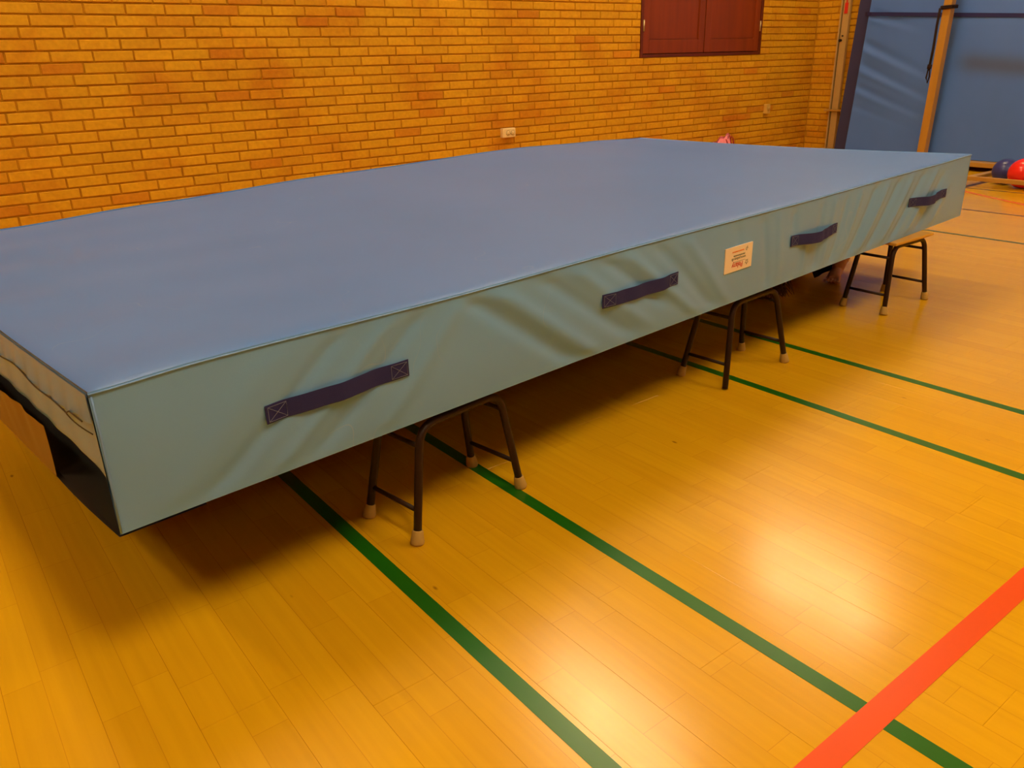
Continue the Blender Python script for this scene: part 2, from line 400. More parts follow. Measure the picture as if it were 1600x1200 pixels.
wf = boxo('wall_front', XL, XR+.25, YF-.2, YF, 0, CEIL, M_plain); tag(wf, kind='structure')
ce = boxo('ceiling', XL-.2, XR+.25, YF-.2, YB+.25, CEIL, CEIL+.1, M_ceil); tag(ce, kind='structure')

# ceiling lamps, with the unseen rear row added for fill
lamp_i = 0
for (x, y) in LAMPS:
    t = empty('ceiling_lamp', (x, y, CEIL))
    tag(t, 'long ceiling lamp with a glowing diffuser, above the hall floor', 'lamp', 'ceiling lamps in rows')
    bm = bmesh.new(); box(bm, -.19, .19, -.78, .78, -.07, 0, .006); bmo('housing', bm, M_fixture, t)
    bm = bmesh.new(); box(bm, -.16, .16, -.75, .75, -.085, -.0705, .004); bmo('diffuser', bm, M_glow_dim if (x < -1 and y == -.6) else M_glow[y], t)

# ------------------------------------------------------------------ painted court lines
def strip(name, pts, wdt, z, M, label):
    V = []; F = []; n = len(pts)
    for i, p in enumerate(pts):
        a = Vector(pts[max(i-1, 0)]); b = Vector(pts[min(i+1, n-1)]); d = (b-a).normalized(); s = Vector((-d.y, d.x))*wdt/2
        for zz in (0.0002, z):
            V += [(p[0]+s.x, p[1]+s.y, zz), (p[0]-s.x, p[1]-s.y, zz)]
    for i in range(n-1):
        a = 4*i; b = a+4
        F += [(a+2, a+3, b+3, b+2), (a, a+2, b+2, b), (a+3, a+1, b+1, b+3)]
    F += [(0, 1, 3, 2), (4*n-4, 4*n-2, 4*n-1, 4*n-3)]
    o = pyd(name, V, F, M); tag(o, label, 'court line', 'painted court lines'); return o
strip('court_line', [(.714, YF), (.714, YB-.4)], .0385, .0006, M_green, 'green court line nearest the mat\'s close corner, ending at the bottom edge')
strip('court_line', [(1.162, YF), (1.162, YB-.4)], .037, .0006, M_green, 'green court line under the nearest stool, crossed by the red line')
strip('court_line', [(2.278, YF), (2.278, YB-.4)], .036, .0006, M_green, 'green court line under the legs of the middle stool, lower of two')
strip('court_line', [(2.730, YF), (2.730, YB-.4)], .036, .0006, M_green, 'green court line passing behind the middle stool\'s right foot')
strip('court_line', [(5.30, YF), (5.30, YB-.4)], .036, .0006, M_olive, 'thin dark green line starting behind the farthest stool\'s seat')
strip('court_line', [(6.20, YF), (6.20, YB-.4)], .03, .0006, M_darkline, 'thin dark line on the far floor just past the mat\'s far corner')
strip('court_line', [(7.20, YF), (7.20, YB-.4)], .03, .0006, M_darkline, 'thin dark line on the far floor closest to the balls')
strip('court_line', [(XL+1, .489), (XR-.6, .489)], .0495, .0009, M_red, 'broad red line crossing the lower right of the floor')
strip('court_line', [(6.2, 1.65), (6.42, 2.02), (6.67, 2.44), (6.85, 2.76), (7.0, 3.011), (7.1, 3.19)], .045, .0009, M_orange, 'slanting orange line on the far floor in front of the balls')
strip('court_line', [(7.21, 3.125), (7.5, 3.128), (7.9, 3.12)], .04, .0007, M_darkline, 'short brownish line running from the dark line to the mat trolley')

# ------------------------------------------------------------------ the big mat
ML, MW, MZ0 = 4.048, 2.02, .319
MROT = math.radians(5.529)
mat_root = empty('gym_mat', (.185, 1.428, MZ0), MROT)
tag(mat_root, 'huge thick blue landing mat lying on stools, navy handles along its side', 'gym mat')
ZF = [(0, .598), (.2, .604), (.8, .598), (1.5, .603), (2.4, .603), (3.6, .612), (4.05, .617)]
ZBK = [(0, .560), (.31, .571), (.87, .592), (1.72, .616), (2.89, .632), (3.5, .618), (4.05, .600)]
def ztop(s, t):
    v = t/MW; a = lerp_table(ZF, s); b = lerp_table(ZBK, s)
    z = a+(b-a)*v
    e = max(0, 1-s/.5); z -= .018*e*e*math.sin(PI*min(1, v*1.1))      # left end dips
    e2 = max(0, 1-(ML-s)/.5); z -= .010*e2*e2*math.sin(PI*v)
    return z-MZ0
FOLDS = [  # s0 (at mid height), ds/dz, half width, depth, z from, z to
    (.34, 1.25, .030, -.0045, .33, .60), (.47, 1.2, .026, .0040, .33, .60), (.56, 1.2, .030, -.0045, .33, .60), (.70, 1.0, .035, .004, .34, .6), (.22, 1.0, .05, .003, .34, .58),
    (1.01, -1.42, .036, -.0062, .32, .60), (1.10, -1.42, .040, .0075, .32, .59), (1.27, -1.5, .04, -.006, .34, .60), (1.38, -1.4, .035, .005, .36, .6),
    (1.52, -1.5, .035, -.006, .40, .60), (1.60, -1.4, .03, .0055, .33, .6), (1.72, -1.2, .035, -.005, .33, .6), (1.83, -1.0, .03, .004, .33, .6),
    (2.02, -.25, .025, -.003, .5, .6), (2.18, -.2, .022, -.0035, .33, .6), (2.27, -.1, .022, .003, .33, .6), (2.36, .05, .025, -.004, .5, .6), (2.46, .0, .02, .0035, .33, .46),
    (2.56, .1, .022, -.004, .33, .6), (2.64, .2, .02, .0035, .33, .6), (2.73, .35, .022, -.005, .33, .6), (2.82, .5, .02, .004, .33, .6),
    (2.93, .75, .024, -.006, .33, .6), (3.02, .85, .022, .005, .33, .6), (3.13, .95, .026, -.0065, .33, .6), (3.24, 1.0, .024, .0055, .33, .6),
    (3.37, 1.05, .028, -.0065, .33, .6), (3.50, 1.05, .026, .005, .33, .6), (3.63, 1.0, .03, -.005, .33, .56), (3.76, .9, .03, .004, .33, .5)]
def front_disp(s, z):
    d = 0
    for (s0, k, wd, a, za, zb) in FOLDS:
        if s0 > 2.9: a *= 1.2; wd *= 1.2
        sc = s0+k*(z-.46); u = (s-sc)/wd
        if abs(u) < 3.2:
            win = 1/(1+math.exp(-(z-za)/.012))/(1+math.exp((z-zb)/.012)); d += a*math.exp(-u*u)*win
    d += .0025*(noise.noise(Vector((s*2.1, z*5, 1.3))))
    zt = ztop(s, 0)+MZ0
    return 1.15*d*(.25+.75*min(1, max(0, (z-.319)/.03)))*min(1, max(0, (zt-.004-z)/.035))
HEDGE = .012
def front(u, v):
    s = u*ML; zt = ztop(s, 0)+MZ0; z = MZ0+(zt-MZ0)*v
    bul = .006*math.sin(PI*v)
    corner = 1-math.exp(-min(s, ML-s)/.03)
    return (s, -(bul+front_disp(s, z))*corner+(.0), z-MZ0)
side = grid('side_cover', 620, 44, front, M_side, mat_root, True)
def topf(u, v):
    # parametrised so that the rim is dense
    def q(x): return x
    s = ML*u; t = MW*v
    z = ztop(s, t)
    e = min(s, ML-s, t, MW-t)
    z -= .009*math.exp(-e/.014)
    z += .004*noise.noise(Vector((s*1.1, t*1.3, 0)))*min(1, e/.2)
    # soft wrinkles running in from the left end
    if s < 1.1:
        f = math.exp(-s/.35)
        z += .004*f*math.sin(t*17+s*3)*min(1, e/.08)
    return (s, t, z)
us = sorted(set([0, .0015, .003, .005, .008, .012, .018]+[i/90 for i in range(2, 89)]+[1-x for x in (0, .0015, .003, .005, .008, .012, .018)]))
vs_ = sorted(set([0, .003, .006, .01, .015, .022, .03, .04]+[i/60 for i in range(3, 58)]+[1-x for x in (0, .003, .006, .01, .015, .022, .03, .04)]))
V = [topf(a, b) for b in vs_ for a in us]; nu = len(us)
F = [(j*nu+i, j*nu+i+1, (j+1)*nu+i+1, (j+1)*nu+i) for j in range(len(vs_)-1) for i in range(nu-1)]
pyd('top_cover', V, F, M_top, mat_root, True)
grid('side_cover', 40, 10, lambda u, v: (ML+.004*math.sin(PI*v), MW*u, v*ztop(ML, MW*u)), M_side, mat_root)
grid('side_cover', 60, 10, lambda u, v: (ML*(1-u), MW+.006*math.sin(PI*v), v*ztop(ML*(1-u), MW)), M_side, mat_root)
# left end: tucks in towards the bottom
def endp(u, v):
    t = MW*(1-u); zt = ztop(0, t); z = zt*v
    low = max(0, 1-v/.45)
    fade = 1-math.exp(-t/.10)
    ins = .20*low**1.2*fade
    return (ins-.002+.003*math.sin(t*40)*fade*(1-v)*v*2, t, z)
grid('end_cover', 80, 24, endp, M_side, mat_root)
# overhanging flap with a wavy stitched hem
def flap(u, v):
    t = MW*u; zt = ztop(0, t); drop = .056+.007*math.sin(t*9)+.004*math.sin(t*23)
    if t < .12: drop = .054
    return (-.004-.006*v*(1-math.exp(-t/.06))-.0025*v*math.sin(t*70), t, zt-.003-drop*v)
grid('end_flap', 160, 6, flap, M_side, mat_root)
bm = bmesh.new()
tube(bm, [(-.0125, t, flap(t/MW, 1)[2]+.001) for t in [MW*i/80 for i in range(1, 81)]], .0014, 6)
bmo('hem_seam', bm, M_seam, mat_root)
bm = bmesh.new()
tube(bm, [(-.006-.006*math.sin(PI*min(1, i/9)), .004+t, flap(0, 1)[2]-.02+.006*math.sin(i*.5)*(i > 8)) for i, t in enumerate([.02*k for k in range(0, 60)])], .0011, 6)
bmo('zip_line', bm, M_seam, mat_root)
# underside
grid('bottom_cover', 60, 30, lambda u, v: (ML*u, MW*v, 0.0+(.0 if u > .04 else -.02*math.sin(PI*min(1, v*2))*(1-u/.04))), M_under, mat_root, True, True)
# loose end lip of the bottom cover, standing off the end
def lip(u, v):
    t = .395+(MW-.395)*u; near = math.exp(-u/.035)
    z0 = -.030-.030*min(1, u*3); z1 = .105-.006*u-.02*(u*2 if u < .4 else .8)
    z = z0+(z1-z0)*v
    x = -.006-.012*v+.003*math.sin(t*26)*v+.0015*math.sin(t*61)*v+.010*near*v
    return (x, t-.055*near*v+.02*near*v*v, z)
grid('cover_lip', 120, 12, lip, M_lip, mat_root)
def tray(u, v):
    t = .45*u
    return (.16*v-.004*(1-v), t, -.004-.030*math.sin(PI/2*min(1, t/.4))*(1-v)*1.0)
grid('loose_underlay', 24, 8, tray, M_under, mat_root)
# piping round the top rim
bm = bmesh.new()
path = [(s, -.002, ztop(s, 0)-.004) for s in [ML*i/120 for i in range(121)]]
tube(bm, path, .0017, 6); bmo('piping', bm, M_piping, mat_root, True)
bm = bmesh.new(); tube(bm, [(s, .004, ztop(s, 0.0)-.0095) for s in [ML*i/120 for i in range(121)]], .0028, 6); bmo('piping_seam', bm, M_seam, mat_root, True)
bm = bmesh.new(); tube(bm, [(.003, t, ztop(0, t)-.0075) for t in [MW*i/60 for i in range(61)]], .003, 6); bmo('piping_seam', bm, M_seam, mat_root, True)
bm = bmesh.new(); tube(bm, [(ML, t, ztop(ML, t)-.004) for t in [MW*i/60 for i in range(61)]], .0032, 6); bmo('piping', bm, M_piping, mat_root, True)
bm = bmesh.new(); tube(bm, [(.0, -.0015, .004), (.002, -.002, .1), (.004, -.002, .2), (.004, -.001, .27)], .002, 6); bmo('corner_seam', bm, M_piping, mat_root, True)
# handles
def handle(s0, s1, z0, z1, bow, sag):
    n = 36; hw = .0195; th = .0016
    def off(u):
        if u < .13 or u > .87: return .0
        q = (u-.13)/.74; return bow*math.sin(PI*q)**1.3
    V = []; F = []
    for i in range(n+1):
        u = i/n; s = s0+(s1-s0)*u; z = z0+(z1-z0)*u-MZ0
        q = 0 if (u < .13 or u > .87) else math.sin(2*PI*(u-.13)/.74)
        dz = -sag*(math.sin(PI*u)**2)+.0
        base = front(s/ML, min(1, max(0, z/(ztop(s, 0)))))[1]
        y = base-.003-off(u)
        tl = .25*off(u)
        for (a, b) in ((-hw, 0), (hw, tl)):
            V += [(s, y+b*.3, z+a+dz), (s, y-th+b*.3, z+a+dz)]
    for i in range(n):
        a = 4*i; b = a+4
        F += [(a+1, b+1, b+3, a+3), (a, a+2, b+2, b), (a, b, b+1, a+1), (a+2, a+3, b+3, b+2)]
    F += [(0, 1, 3, 2), (4*n, 4*n+2, 4*n+3, 4*n+1)]
    h = pyd('handle', V, F, M_navy, mat_root, False)
    for (ua, ub) in ((.015, .135), (.865, .985)):
        bm = bmesh.new(); pts = []
        for (u, vv) in ((ua, -1), (ub, -1), (ub, 1), (ua, 1), (ua, -1), (ub, 1), (ub, -1), (ua, 1)):
            s = s0+(s1-s0)*u; z = z0+(z1-z0)*u-MZ0
            base = front(s/ML, min(1, max(0, z/(ztop(s, 0)))))[1]
            pts.append(Vector((s, base-.0062-off(u)*.3, z+vv*.0155-sag*(math.sin(PI*u)**2))))
        for a, b in zip(pts, pts[1:]):
            tube(bm, [a, b], .00045, 5)
        bmo('stitching', bm, M_thread, h)
handle(.301, .650, .459, .464, .006, -.001)
handle(1.314, 1.665, .471, .471, .008, .002)
handle(2.343, 2.690, .470, .467, .024, .006)
handle(3.374, 3.762, .470, .468, .024, .006)
# label, sewn on upside down
lab0 = (2.002, .4715)
LW, LH = .163, .083
def lab_y(s, z): return front(s/ML, (z-MZ0)/ztop(s, 0))[1]
Y0 = min(lab_y(lab0[0]+LW*a, lab0[1]+LH*b) for a in (-.5, 0, .5) for b in (-.5, 0, .5))-.001
lb = boxo('label', lab0[0]-LW/2, lab0[0]+LW/2, Y0-.0012, Y0+.004, lab0[1]-MZ0-LH/2, lab0[1]-MZ0+LH/2, M_label, mat_root)
tag(lb, 'small cream maker\'s label sewn on upside down')
def text_mesh(name, body, size, cx, cz, M, parent, y, rot=PI, shear=0, bold=0):
    cu = bpy.data.curves.new(name, 'FONT'); cu.body = body; cu.size = size; cu.align_x = 'CENTER'; cu.align_y = 'CENTER'; cu.extrude = .0002; cu.offset = bold; cu.shear = shear
    ob = bpy.data.objects.new(name, cu); C.objects.link(ob); bpy.context.view_layer.update()
    me = bpy.data.meshes.new_from_object(ob.evaluated_get(bpy.context.evaluated_depsgraph_get()))
    bpy.data.objects.remove(ob)
    me.materials.clear()
    R = Matrix.Translation((cx, y, cz))@Matrix.Rotation(rot, 4, 'Y')@Matrix.Rotation(PI/2, 4, 'X')
    me.transform(R)
    return link(name, me, M, parent)
zc = lab0[1]-MZ0
yy = Y0-.0016
text_mesh('lettering', 'Pelany', .0255, lab0[0]-.006, zc-.0215, M_ink_red, lb, yy, shear=.1, bold=.0002)
text_mesh('lettering', 'www.pelany.dk', .0140, lab0[0]-.001, zc+.000, M_ink_grey, lb, yy)
def dashes(name, widths, cx, cz, h, M):
    tot = sum(widths)+.0018*(len(widths)-1); x = cx-tot/2; bm = bmesh.new()
    for wd in widths:
        box(bm, x, x+wd, yy-.0001, yy+.0003, cz-h/2, cz+h/2); x += wd+.0018
    bmo(name, bm, M, lb)
dashes('fine_print', [.006, .011, .009, .013, .008, .010], lab0[0]+.004, zc-.0105, .0012, M_ink_grey)
dashes('fine_print', [.009, .0095, .009, .0095, .009, .013], lab0[0]+.002, zc+.0105, .0045, M_ink_grey)
dashes('fine_print', [.008, .024, .006, .018, .006], lab0[0]-.006, zc+.0245, .0042, M_ink_orange)
bm = bmesh.new()   # little star outline beside the name
cx, cz = lab0[0]+.050, zc-.0205
pts = [Vector((cx+math.sin(k*PI/5)*(.0095 if k % 2 == 0 else .0045), yy, cz-math.cos(k*PI/5)*(.0095 if k % 2 == 0 else .0045))) for k in range(10)]
for k in range(10): tube(bm, [pts[k], pts[(k+1) % 10]], .0006, 4)
bmo('star_print', bm, M_ink_grey, lb)
cx, cz = lab0[0]+.046, zc+.0245
bm = bmesh.new(); tube(bm, [(cx+.006*math.cos(a), yy, cz+.006*math.sin(a)) for a in [k*.5 for k in range(10)]]+[(cx+.002, yy, cz+.010)], .0006, 4)
bmo('mark_print', bm, M_ink_grey, lb)

# ------------------------------------------------------------------ stools
def stool(cx, cy, rz, label, dx=.374, dy=.195, caps=(1, 1, 1, 1), seat_dy=0, topd=.150):
    t = empty('stool', (cx, cy, 0), rz)
    tag(t, label, 'stool', 'stools carrying the mat')
    r = .0105; topw, zt = .27, .2935
    def leg_pt(sx, sy, z):
        u = z/zt
        return Vector((sx*(dx/2+(topw/2-dx/2)*u), sy*(dy/2+(topd/2-dy/2)*u), z))
    for sy in (-1, 1):
        bm = bmesh.new(); pts = []
        for sx in (-1, 1):
            arc = []; R = .05
            a = leg_pt(sx, sy, zt-R); corner = leg_pt(sx, sy, zt); b = corner+Vector((-sx*R, 0, 0))
            arc = [leg_pt(sx, sy, .004)]+[leg_pt(sx, sy, z) for z in (.08, .16)]
            for k in range(9):
                q = k/8; arc.append(a*(1-q)**2+corner*2*q*(1-q)+b*q*q)
            pts += arc if sx == -1 else list(reversed(arc))
        tube(bm, pts, r, 12); bmo('frame', bm, M_steel, t, True)
    for sx in (-1, 1):
        for z in (.085, .245):
            bm = bmesh.new(); tube(bm, [leg_pt(sx, -1, z), leg_pt(sx, 1, z)], .0062, 8); bmo('rung', bm, M_steel, t, True)
    k = 0
    for sx in (-1, 1):
        for sy in (-1, 1):
            if caps[k]:
                bm = bmesh.new(); d = (leg_pt(sx, sy, .04)-leg_pt(sx, sy, 0)).normalized(); p0 = leg_pt(sx, sy, 0)
                p0 = Vector((p0.x, p0.y, 0.0012))
                tube(bm, [p0, p0+d*.004, p0+d*.012, p0+d*.034, p0+d*.036], [.0165, .0175, .0165, .0135, .0125], 14)
                bmo('foot_cap', bm, M_rubber, t, True)
            k += 1
    bm = bmesh.new(); box(bm, -.165, .165, -.10+seat_dy, .10+seat_dy, zt+r+.0005, .3185, .004); bmo('seat', bm, M_seat, t)
    return t
stool(.991, 1.610, math.radians(8.7), 'small dark metal stool nearest the camera, under the mat\'s close end', seat_dy=.05)
stool(2.360, 1.7305, math.radians(3.8), 'small dark metal stool under the mat\'s middle, one front foot without cap', .389, .193, caps=(0, 1, 1, 1), seat_dy=.05, topd=.125)
stool(3.572, 1.811, math.radians(.2), 'small dark metal stool farthest away, wooden seat edge showing under mat', .368, .199)

# ------------------------------------------------------------------ hatch with two doors
hr = empty('wall_hatch', ((HX0+HX1)/2, YB, HZ0))
tag(hr, 'dark red-brown wooden hatch with two panelled doors in the brick wall', 'shutters')
hw = (HX1-HX0)/2; hh = HZ1-HZ0
bm = bmesh.new(); fwid = .035
box(bm, -hw, -hw+fwid, -.004, .10, 0, hh, .003); box(bm, hw-fwid, hw, -.004, .10, 0, hh, .003)
box(bm, -hw+fwid, hw-fwid, -.004, .10, 0, .028, .003); box(bm, -hw+fwid, hw-fwid, -.004, .10, hh-.03, hh, .003)
bmo('frame', bm, M_mahod, hr)
for sx in (-1, 1):
    a = sx*.006; b = sx*(hw-fwid-.004); x0, x1 = min(a, b), max(a, b)
    zb, zt_ = .034, hh-.034
    bm = bmesh.new(); st = .085
    box(bm, x0, x0+st, .004, .04, zb, zt_, .003); box(bm, x1-st, x1, .004, .04, zb, zt_, .003)
    box(bm, x0+st, x1-st, .004, .04, zb, zb+.125, .003); box(bm, x0+st, x1-st, .004, .04, zt_-.1, zt_, .003)
    d = bmo('door', bm, M_maho, hr)
    boxo('panel', x0+st-.004, x1-st+.004, .018, .032, zb+.121, zt_-.096, M_maho, d)
    bm = bmesh.new()
    for (zz0, zz1) in ((zb+.129, zb+.134),): box(bm, x0+st, x1-st, .010, .018, zz0, zz1)
    xi = (x1-st-.005, x1-st) if sx < 0 else (x0+st, x0+st+.005)
    box(bm, xi[0], xi[1], .010, .018, zb+.129, zt_-.1)
    bmo('bead', bm, M_maho, d)
    for zh in (.28, hh-.28):
        bm = bmesh.new(); xx = sx*(hw-fwid-.002); tube(bm, [(xx, -.004, zh-.05), (xx, -.004, zh+.05)], .008, 8); bmo('hinge', bm, M_brass, d, True)
boxo('back_panel', -hw+.02, hw-.02, .06, .10, .02, hh-.02, M_black, hr)

# ------------------------------------------------------------------ sockets
def socket(x, z, wd, ht, n, label, M_cream=M_cream):
    t = empty('wall_socket', (x, YB, z)); tag(t, label, 'socket')
    bm = bmesh.new(); box(bm, -wd/2, wd/2, -.035, .006, -ht/2, ht/2, .006); bmo('casing', bm, M_cream, t)
    for k in range(n):
        cx = (k-(n-1)/2)*.052+(.012 if n == 2 else 0)
        bm = bmesh.new(); tube(bm, [(cx, -.0355, .0), (cx, -.0385, .0)], [.021, .0195], 20); f = bmo('outlet', bm, M_cream, t, True)
        bm = bmesh.new()
        for dx in (-.009, .009): tube(bm, [(cx+dx, -.0386, .004), (cx+dx, -.0392, .004)], .0028, 8)
        tube(bm, [(cx, -.0386, -.009), (cx, -.0392, -.009)], .0032, 8)
        tube(bm, [(cx+.0205*math.cos(a), -.0378, .0205*math.sin(a)) for a in [2*PI*q/20 for q in range(21)]], .0011, 5, False)
        bmo('pin_hole', bm, M_hole, f)
socket(4.406, .508, .140, .078, 2, 'cream double power socket low on the brick wall above the mat')
socket(8.08, .508, .075, .10, 1, 'small tan socket on the brick wall near the room corner', M_tan)

# ------------------------------------------------------------------ channel post on the right wall
cr = empty('wall_post', (XR, 5.41, 0)); tag(cr, 'slender metal channel post fixed upright to the wall in the corner', 'post')
bm = bmesh.new(); box(bm, -.055, -.012, .045, .062, .04, 2.6, .002); box(bm, -.055, -.012, -.050, .028, .04, 2.6, .004); box(bm, -.030, -.012, .025, .047, .04, 2.6); bmo('channel', bm, M_chan, cr)
boxo('groove', -.033, -.0295, .029, .0445, .05, 2.59, M_chand, cr)
boxo('base_block', -.10, -.012, -.10, .11, 0, .04, M_pineh, cr, .004)
boxo('bracket', -.09, -.012, -.125, .105, .452, .472, M_pineh, cr, .003)
bm = bmesh.new(); tube(bm, [(-.055, .01, 1.20), (-.085, .01, 1.20)], [.012, .016], 12); bmo('knob', bm, M_rope, cr, True)
bm = bmesh.new(); tube(bm, [(-.055, -.005, 1.245), (-.07, -.005, 1.245)], .008, 10); bmo('bolt', bm, M_rope, cr, True)
bm = bmesh.new(); box(bm, -.062, -.0552, -.030, .010, 1.47, 1.58, .003); box(bm, -.064, -.0552, -.018, -.004, 1.58, 1.66, .002); bmo('tag', bm, M_redtag, cr)

# ------------------------------------------------------------------ trolley with leaning mats and balls
tr = empty('mat_trolley', (7.8, 3.4, 0)); tag(tr, 'wooden trolley base with an upright post, mats leaning on it', 'trolley')
def tb(name, x0, x1, y0, y1, z0, z1, M, bev=.003): return boxo(name, x0-7.8, x1-7.8, y0-3.4, y1-3.4, z0, z1, M, tr, bev)
tb('front_rail', 7.28, 7.32, 1.2, 4.6, .050, .085, M_pineh)
tb('deck_beam', 8.20, 8.28, 1.2, 5.0, .044, .086, M_pineh)
tb('deck_beam', 8.60, 8.68, 1.2, 5.0, .044, .086, M_pineh)
for y in (1.3, 3.12, 4.5): tb('cross_rail', 7.32, 8.66, y, y+.06, .045, .075, M_pineh)
for x in (7.35, 8.55):
    for y in (1.45, 4.45):
        bm = bmesh.new(); tube(bm, [(x-7.8-.015, y-3.4, .026), (x-7.8+.015, y-3.4, .026)], .0255, 14); bmo('caster', bm, M_rope, tr, True)
tb('deck', 8.28, 8.62, 1.2, 5.0, .062, .084, M_pineh)
po = tb('post', 8.195, 8.275, 3.985, 4.060, .087, 2.25, M_pine, .005)
for v in po.data.vertices: v.co.x += .05*(v.co.z-.087)
# rope on the post
rp_ = empty('cord', (8.268, 4.02, 1.44)); tag(rp_, 'dark cord wound round the upright post, its looped end hanging down', 'cord')
bm = bmesh.new(); loop = []
for k in range(41):
    a = 2*PI*k/20
    cx = .054*(1 if math.cos(a) > 0 else -1)*min(1, abs(math.cos(a))*1.5); cy = .052*(1 if math.sin(a) > 0 else -1)*min(1, abs(math.sin(a))*1.5)
    loop.append((.035+cx, .0025+cy, .0+.014*k/20-.008))
tube(bm, loop, .009, 8); bmo('wrap', bm, M_rope, rp_, True)
bm = bmesh.new()
tube(bm, [(-.025, .055, .0), (-.03, .058, -.15), (-.026, .060, -.35), (-.03, .066, -.50)], .012, 8)
tube(bm, [(-.028, .066, -.49), (-.03, .068, -.53)], .02, 10)
tube(bm, [(-.03, .062, -.53), (-.03, .052, -.60), (-.03, .066, -.655), (-.03, .083, -.61), (-.03, .074, -.53)], .007, 8)
bmo('hanging_end', bm, M_rope, rp_, True)
# leaning mats
def lean_mat(name, xb, lean, y0, y1, h, th, M, label, folds, z0=.088):
    t = empty(name, (xb, 0, z0)); tag(t, label, 'gym mat', 'mats leaning at the right wall')
    k = math.tan(lean)
    def face(u, v):
        y = y1+(y0-y1)*u; z = h*v
        d = .018*math.sin(PI*v)*math.sin(PI*u)
        e = min(y1-y, y-y0)
        if folds:
            for (zc0, sl, wd, am, ext) in folds:
                q = (z-(zc0-sl*(y1-y)))/wd
                d += .65*am*math.exp(-q*q)*math.exp(-((y1-y)/ext)**2)*min(1, (y1-y)/.03)
        return (k*z-d+.03*(1-min(1, e/.02))*0, y, z)
    grid('front_cover', 110, 150, face, M, t, True, True)
    V = []; F = []
    bm = bmesh.new(); box(bm, 0, th, y0, y1, 0, h, 0)
    for v in bm.verts: v.co.x += k*v.co.z+(.0015 if v.co.x < th/2 else 0)
    bmesh.ops.delete(bm, geom=[f for f in bm.faces if f.calc_center_median().x < k*f.calc_center_median().z+.01 and abs(f.normal.x) > .5], context='FACES_ONLY')
    bmo('side_cover', bm, M, t)
    return t, k
LEAN = math.atan(.105)
FLD = [(1.38, .34, .035, -.014, .45), (1.30, .30, .03, .010, .35), (1.08, .42, .04, -.020, .6), (1.00, .40, .03, .014, .5), (.88, .42, .04, -.018, .65), (.80, .38, .03, .016, .55), (.66, .36, .035, -.016, .6), (.59, .34, .028, .012, .5), (.46, .30, .03, -.010, .5)]
mat_front, kf = lean_mat('leaning_mat', 8.335, LEAN, 1.6, 4.915, 2.3, .10, M_wallmat, 'tall wrinkled blue mat leaning behind the wooden post', FLD)
mat_back, kb = lean_mat('leaning_mat', 8.442, LEAN, 1.5, 5.105, 2.35, .08, M_navyvinyl, 'navy mat edge showing behind the wrinkled blue mat, by the corner', None)
bm = bmesh.new()
zs = 1.395
xf = kf*zs
for seg in range(24):
    pass
V = []; F = []
n = 60
for i in range(n+1):
    y = 4.99+(1.62-4.99)*i/n; zs = 1.346-.0604*(4.87-y)
    yy_ = min(y, 4.915)
    xx = xf-.022-.018*math.sin(PI*max(0, min(1, zs/2.3)))*math.sin(PI*(4.915-yy_)/(4.915-1.6))*.9+(max(0, y-4.915))*.9
    for dz in (-.018, .018):
        V += [(xx, y, zs+dz), (xx+.003, y, zs+dz)]
for i in range(n):
    a = 4*i; b = a+4
    F += [(a, a+2, b+2, b), (a+1, b+1, b+3, a+3), (a, b, b+1, a+1), (a+2, a+3, b+3, b+2)]
pyd('strap', V, F, M_navy, mat_front)
# soft-edged grey band across the mat to the right of the post
nt = M_wallmat.node_tree; b = nt.nodes['Principled BSDF']; old = b.inputs['Base Color'].links[0].from_socket
tc = nt.nodes.new('ShaderNodeTexCoord'); sp = nt.nodes.new('ShaderNodeSeparateXYZ'); nt.links.new(tc.outputs['Object'], sp.inputs[0])
def mth(op, a, b_=None, c_=None):
    n_ = nt.nodes.new('ShaderNodeMath'); n_.operation = op
    for i, v in enumerate((a, b_, c_)):
        if v is None: continue
        if isinstance(v, (int, float)): n_.inputs[i].default_value = v
        else: nt.links.new(v, n_.inputs[i])
    return n_.outputs[0]
ctr = mth('MULTIPLY_ADD', sp.outputs['Y'], .092, .52)
dd = mth('DIVIDE', mth('SUBTRACT', sp.outputs['Z'], ctr), .085)
gz = mth('POWER', 2.718, mth('MULTIPLY', mth('MULTIPLY', dd, dd), -1.0))
mr_ = nt.nodes.new('ShaderNodeMapRange'); mr_.interpolation_type = 'SMOOTHSTEP'; mr_.inputs[1].default_value = 4.0; mr_.inputs[2].default_value = 3.75; mr_.inputs[3].default_value = 0; mr_.inputs[4].default_value = .62
nt.links.new(sp.outputs['Y'], mr_.inputs[0])
mxs = nt.nodes.new('ShaderNodeMix'); mxs.data_type = 'RGBA'; nt.links.new(mth('MULTIPLY', gz, mr_.outputs[0]), mxs.inputs[0]); nt.links.new(old, mxs.inputs[6]); mxs.inputs[7].default_value = (.055, .07, .085, 1)
nt.links.new(mxs.outputs[2], b.inputs['Base Color'])
# balls
def ball(x, y, r, M, label):
    bm = bmesh.new(); bmesh.ops.create_uvsphere(bm, u_segments=40, v_segments=24, radius=r)
    t = empty('rubber_ball', (x, y, r+.0005)); tag(t, label, 'ball', 'balls by the trolley')
    bmo('shell', bm, M, t, True)
    bm = bmesh.new(); tube(bm, [(-r*.74, -r*.2, r*.66), (-r*.752, -r*.205, r*.672)], [.008, .006], 10); bmo('valve', bm, M, t, True)
ball(7.60, 2.974, .105, M_ballb, 'dark blue rubber ball on the floor inside the trolley frame')
ball(7.455, 2.775, .120, M_ballr, 'bright red rubber ball at the photo\'s right edge')

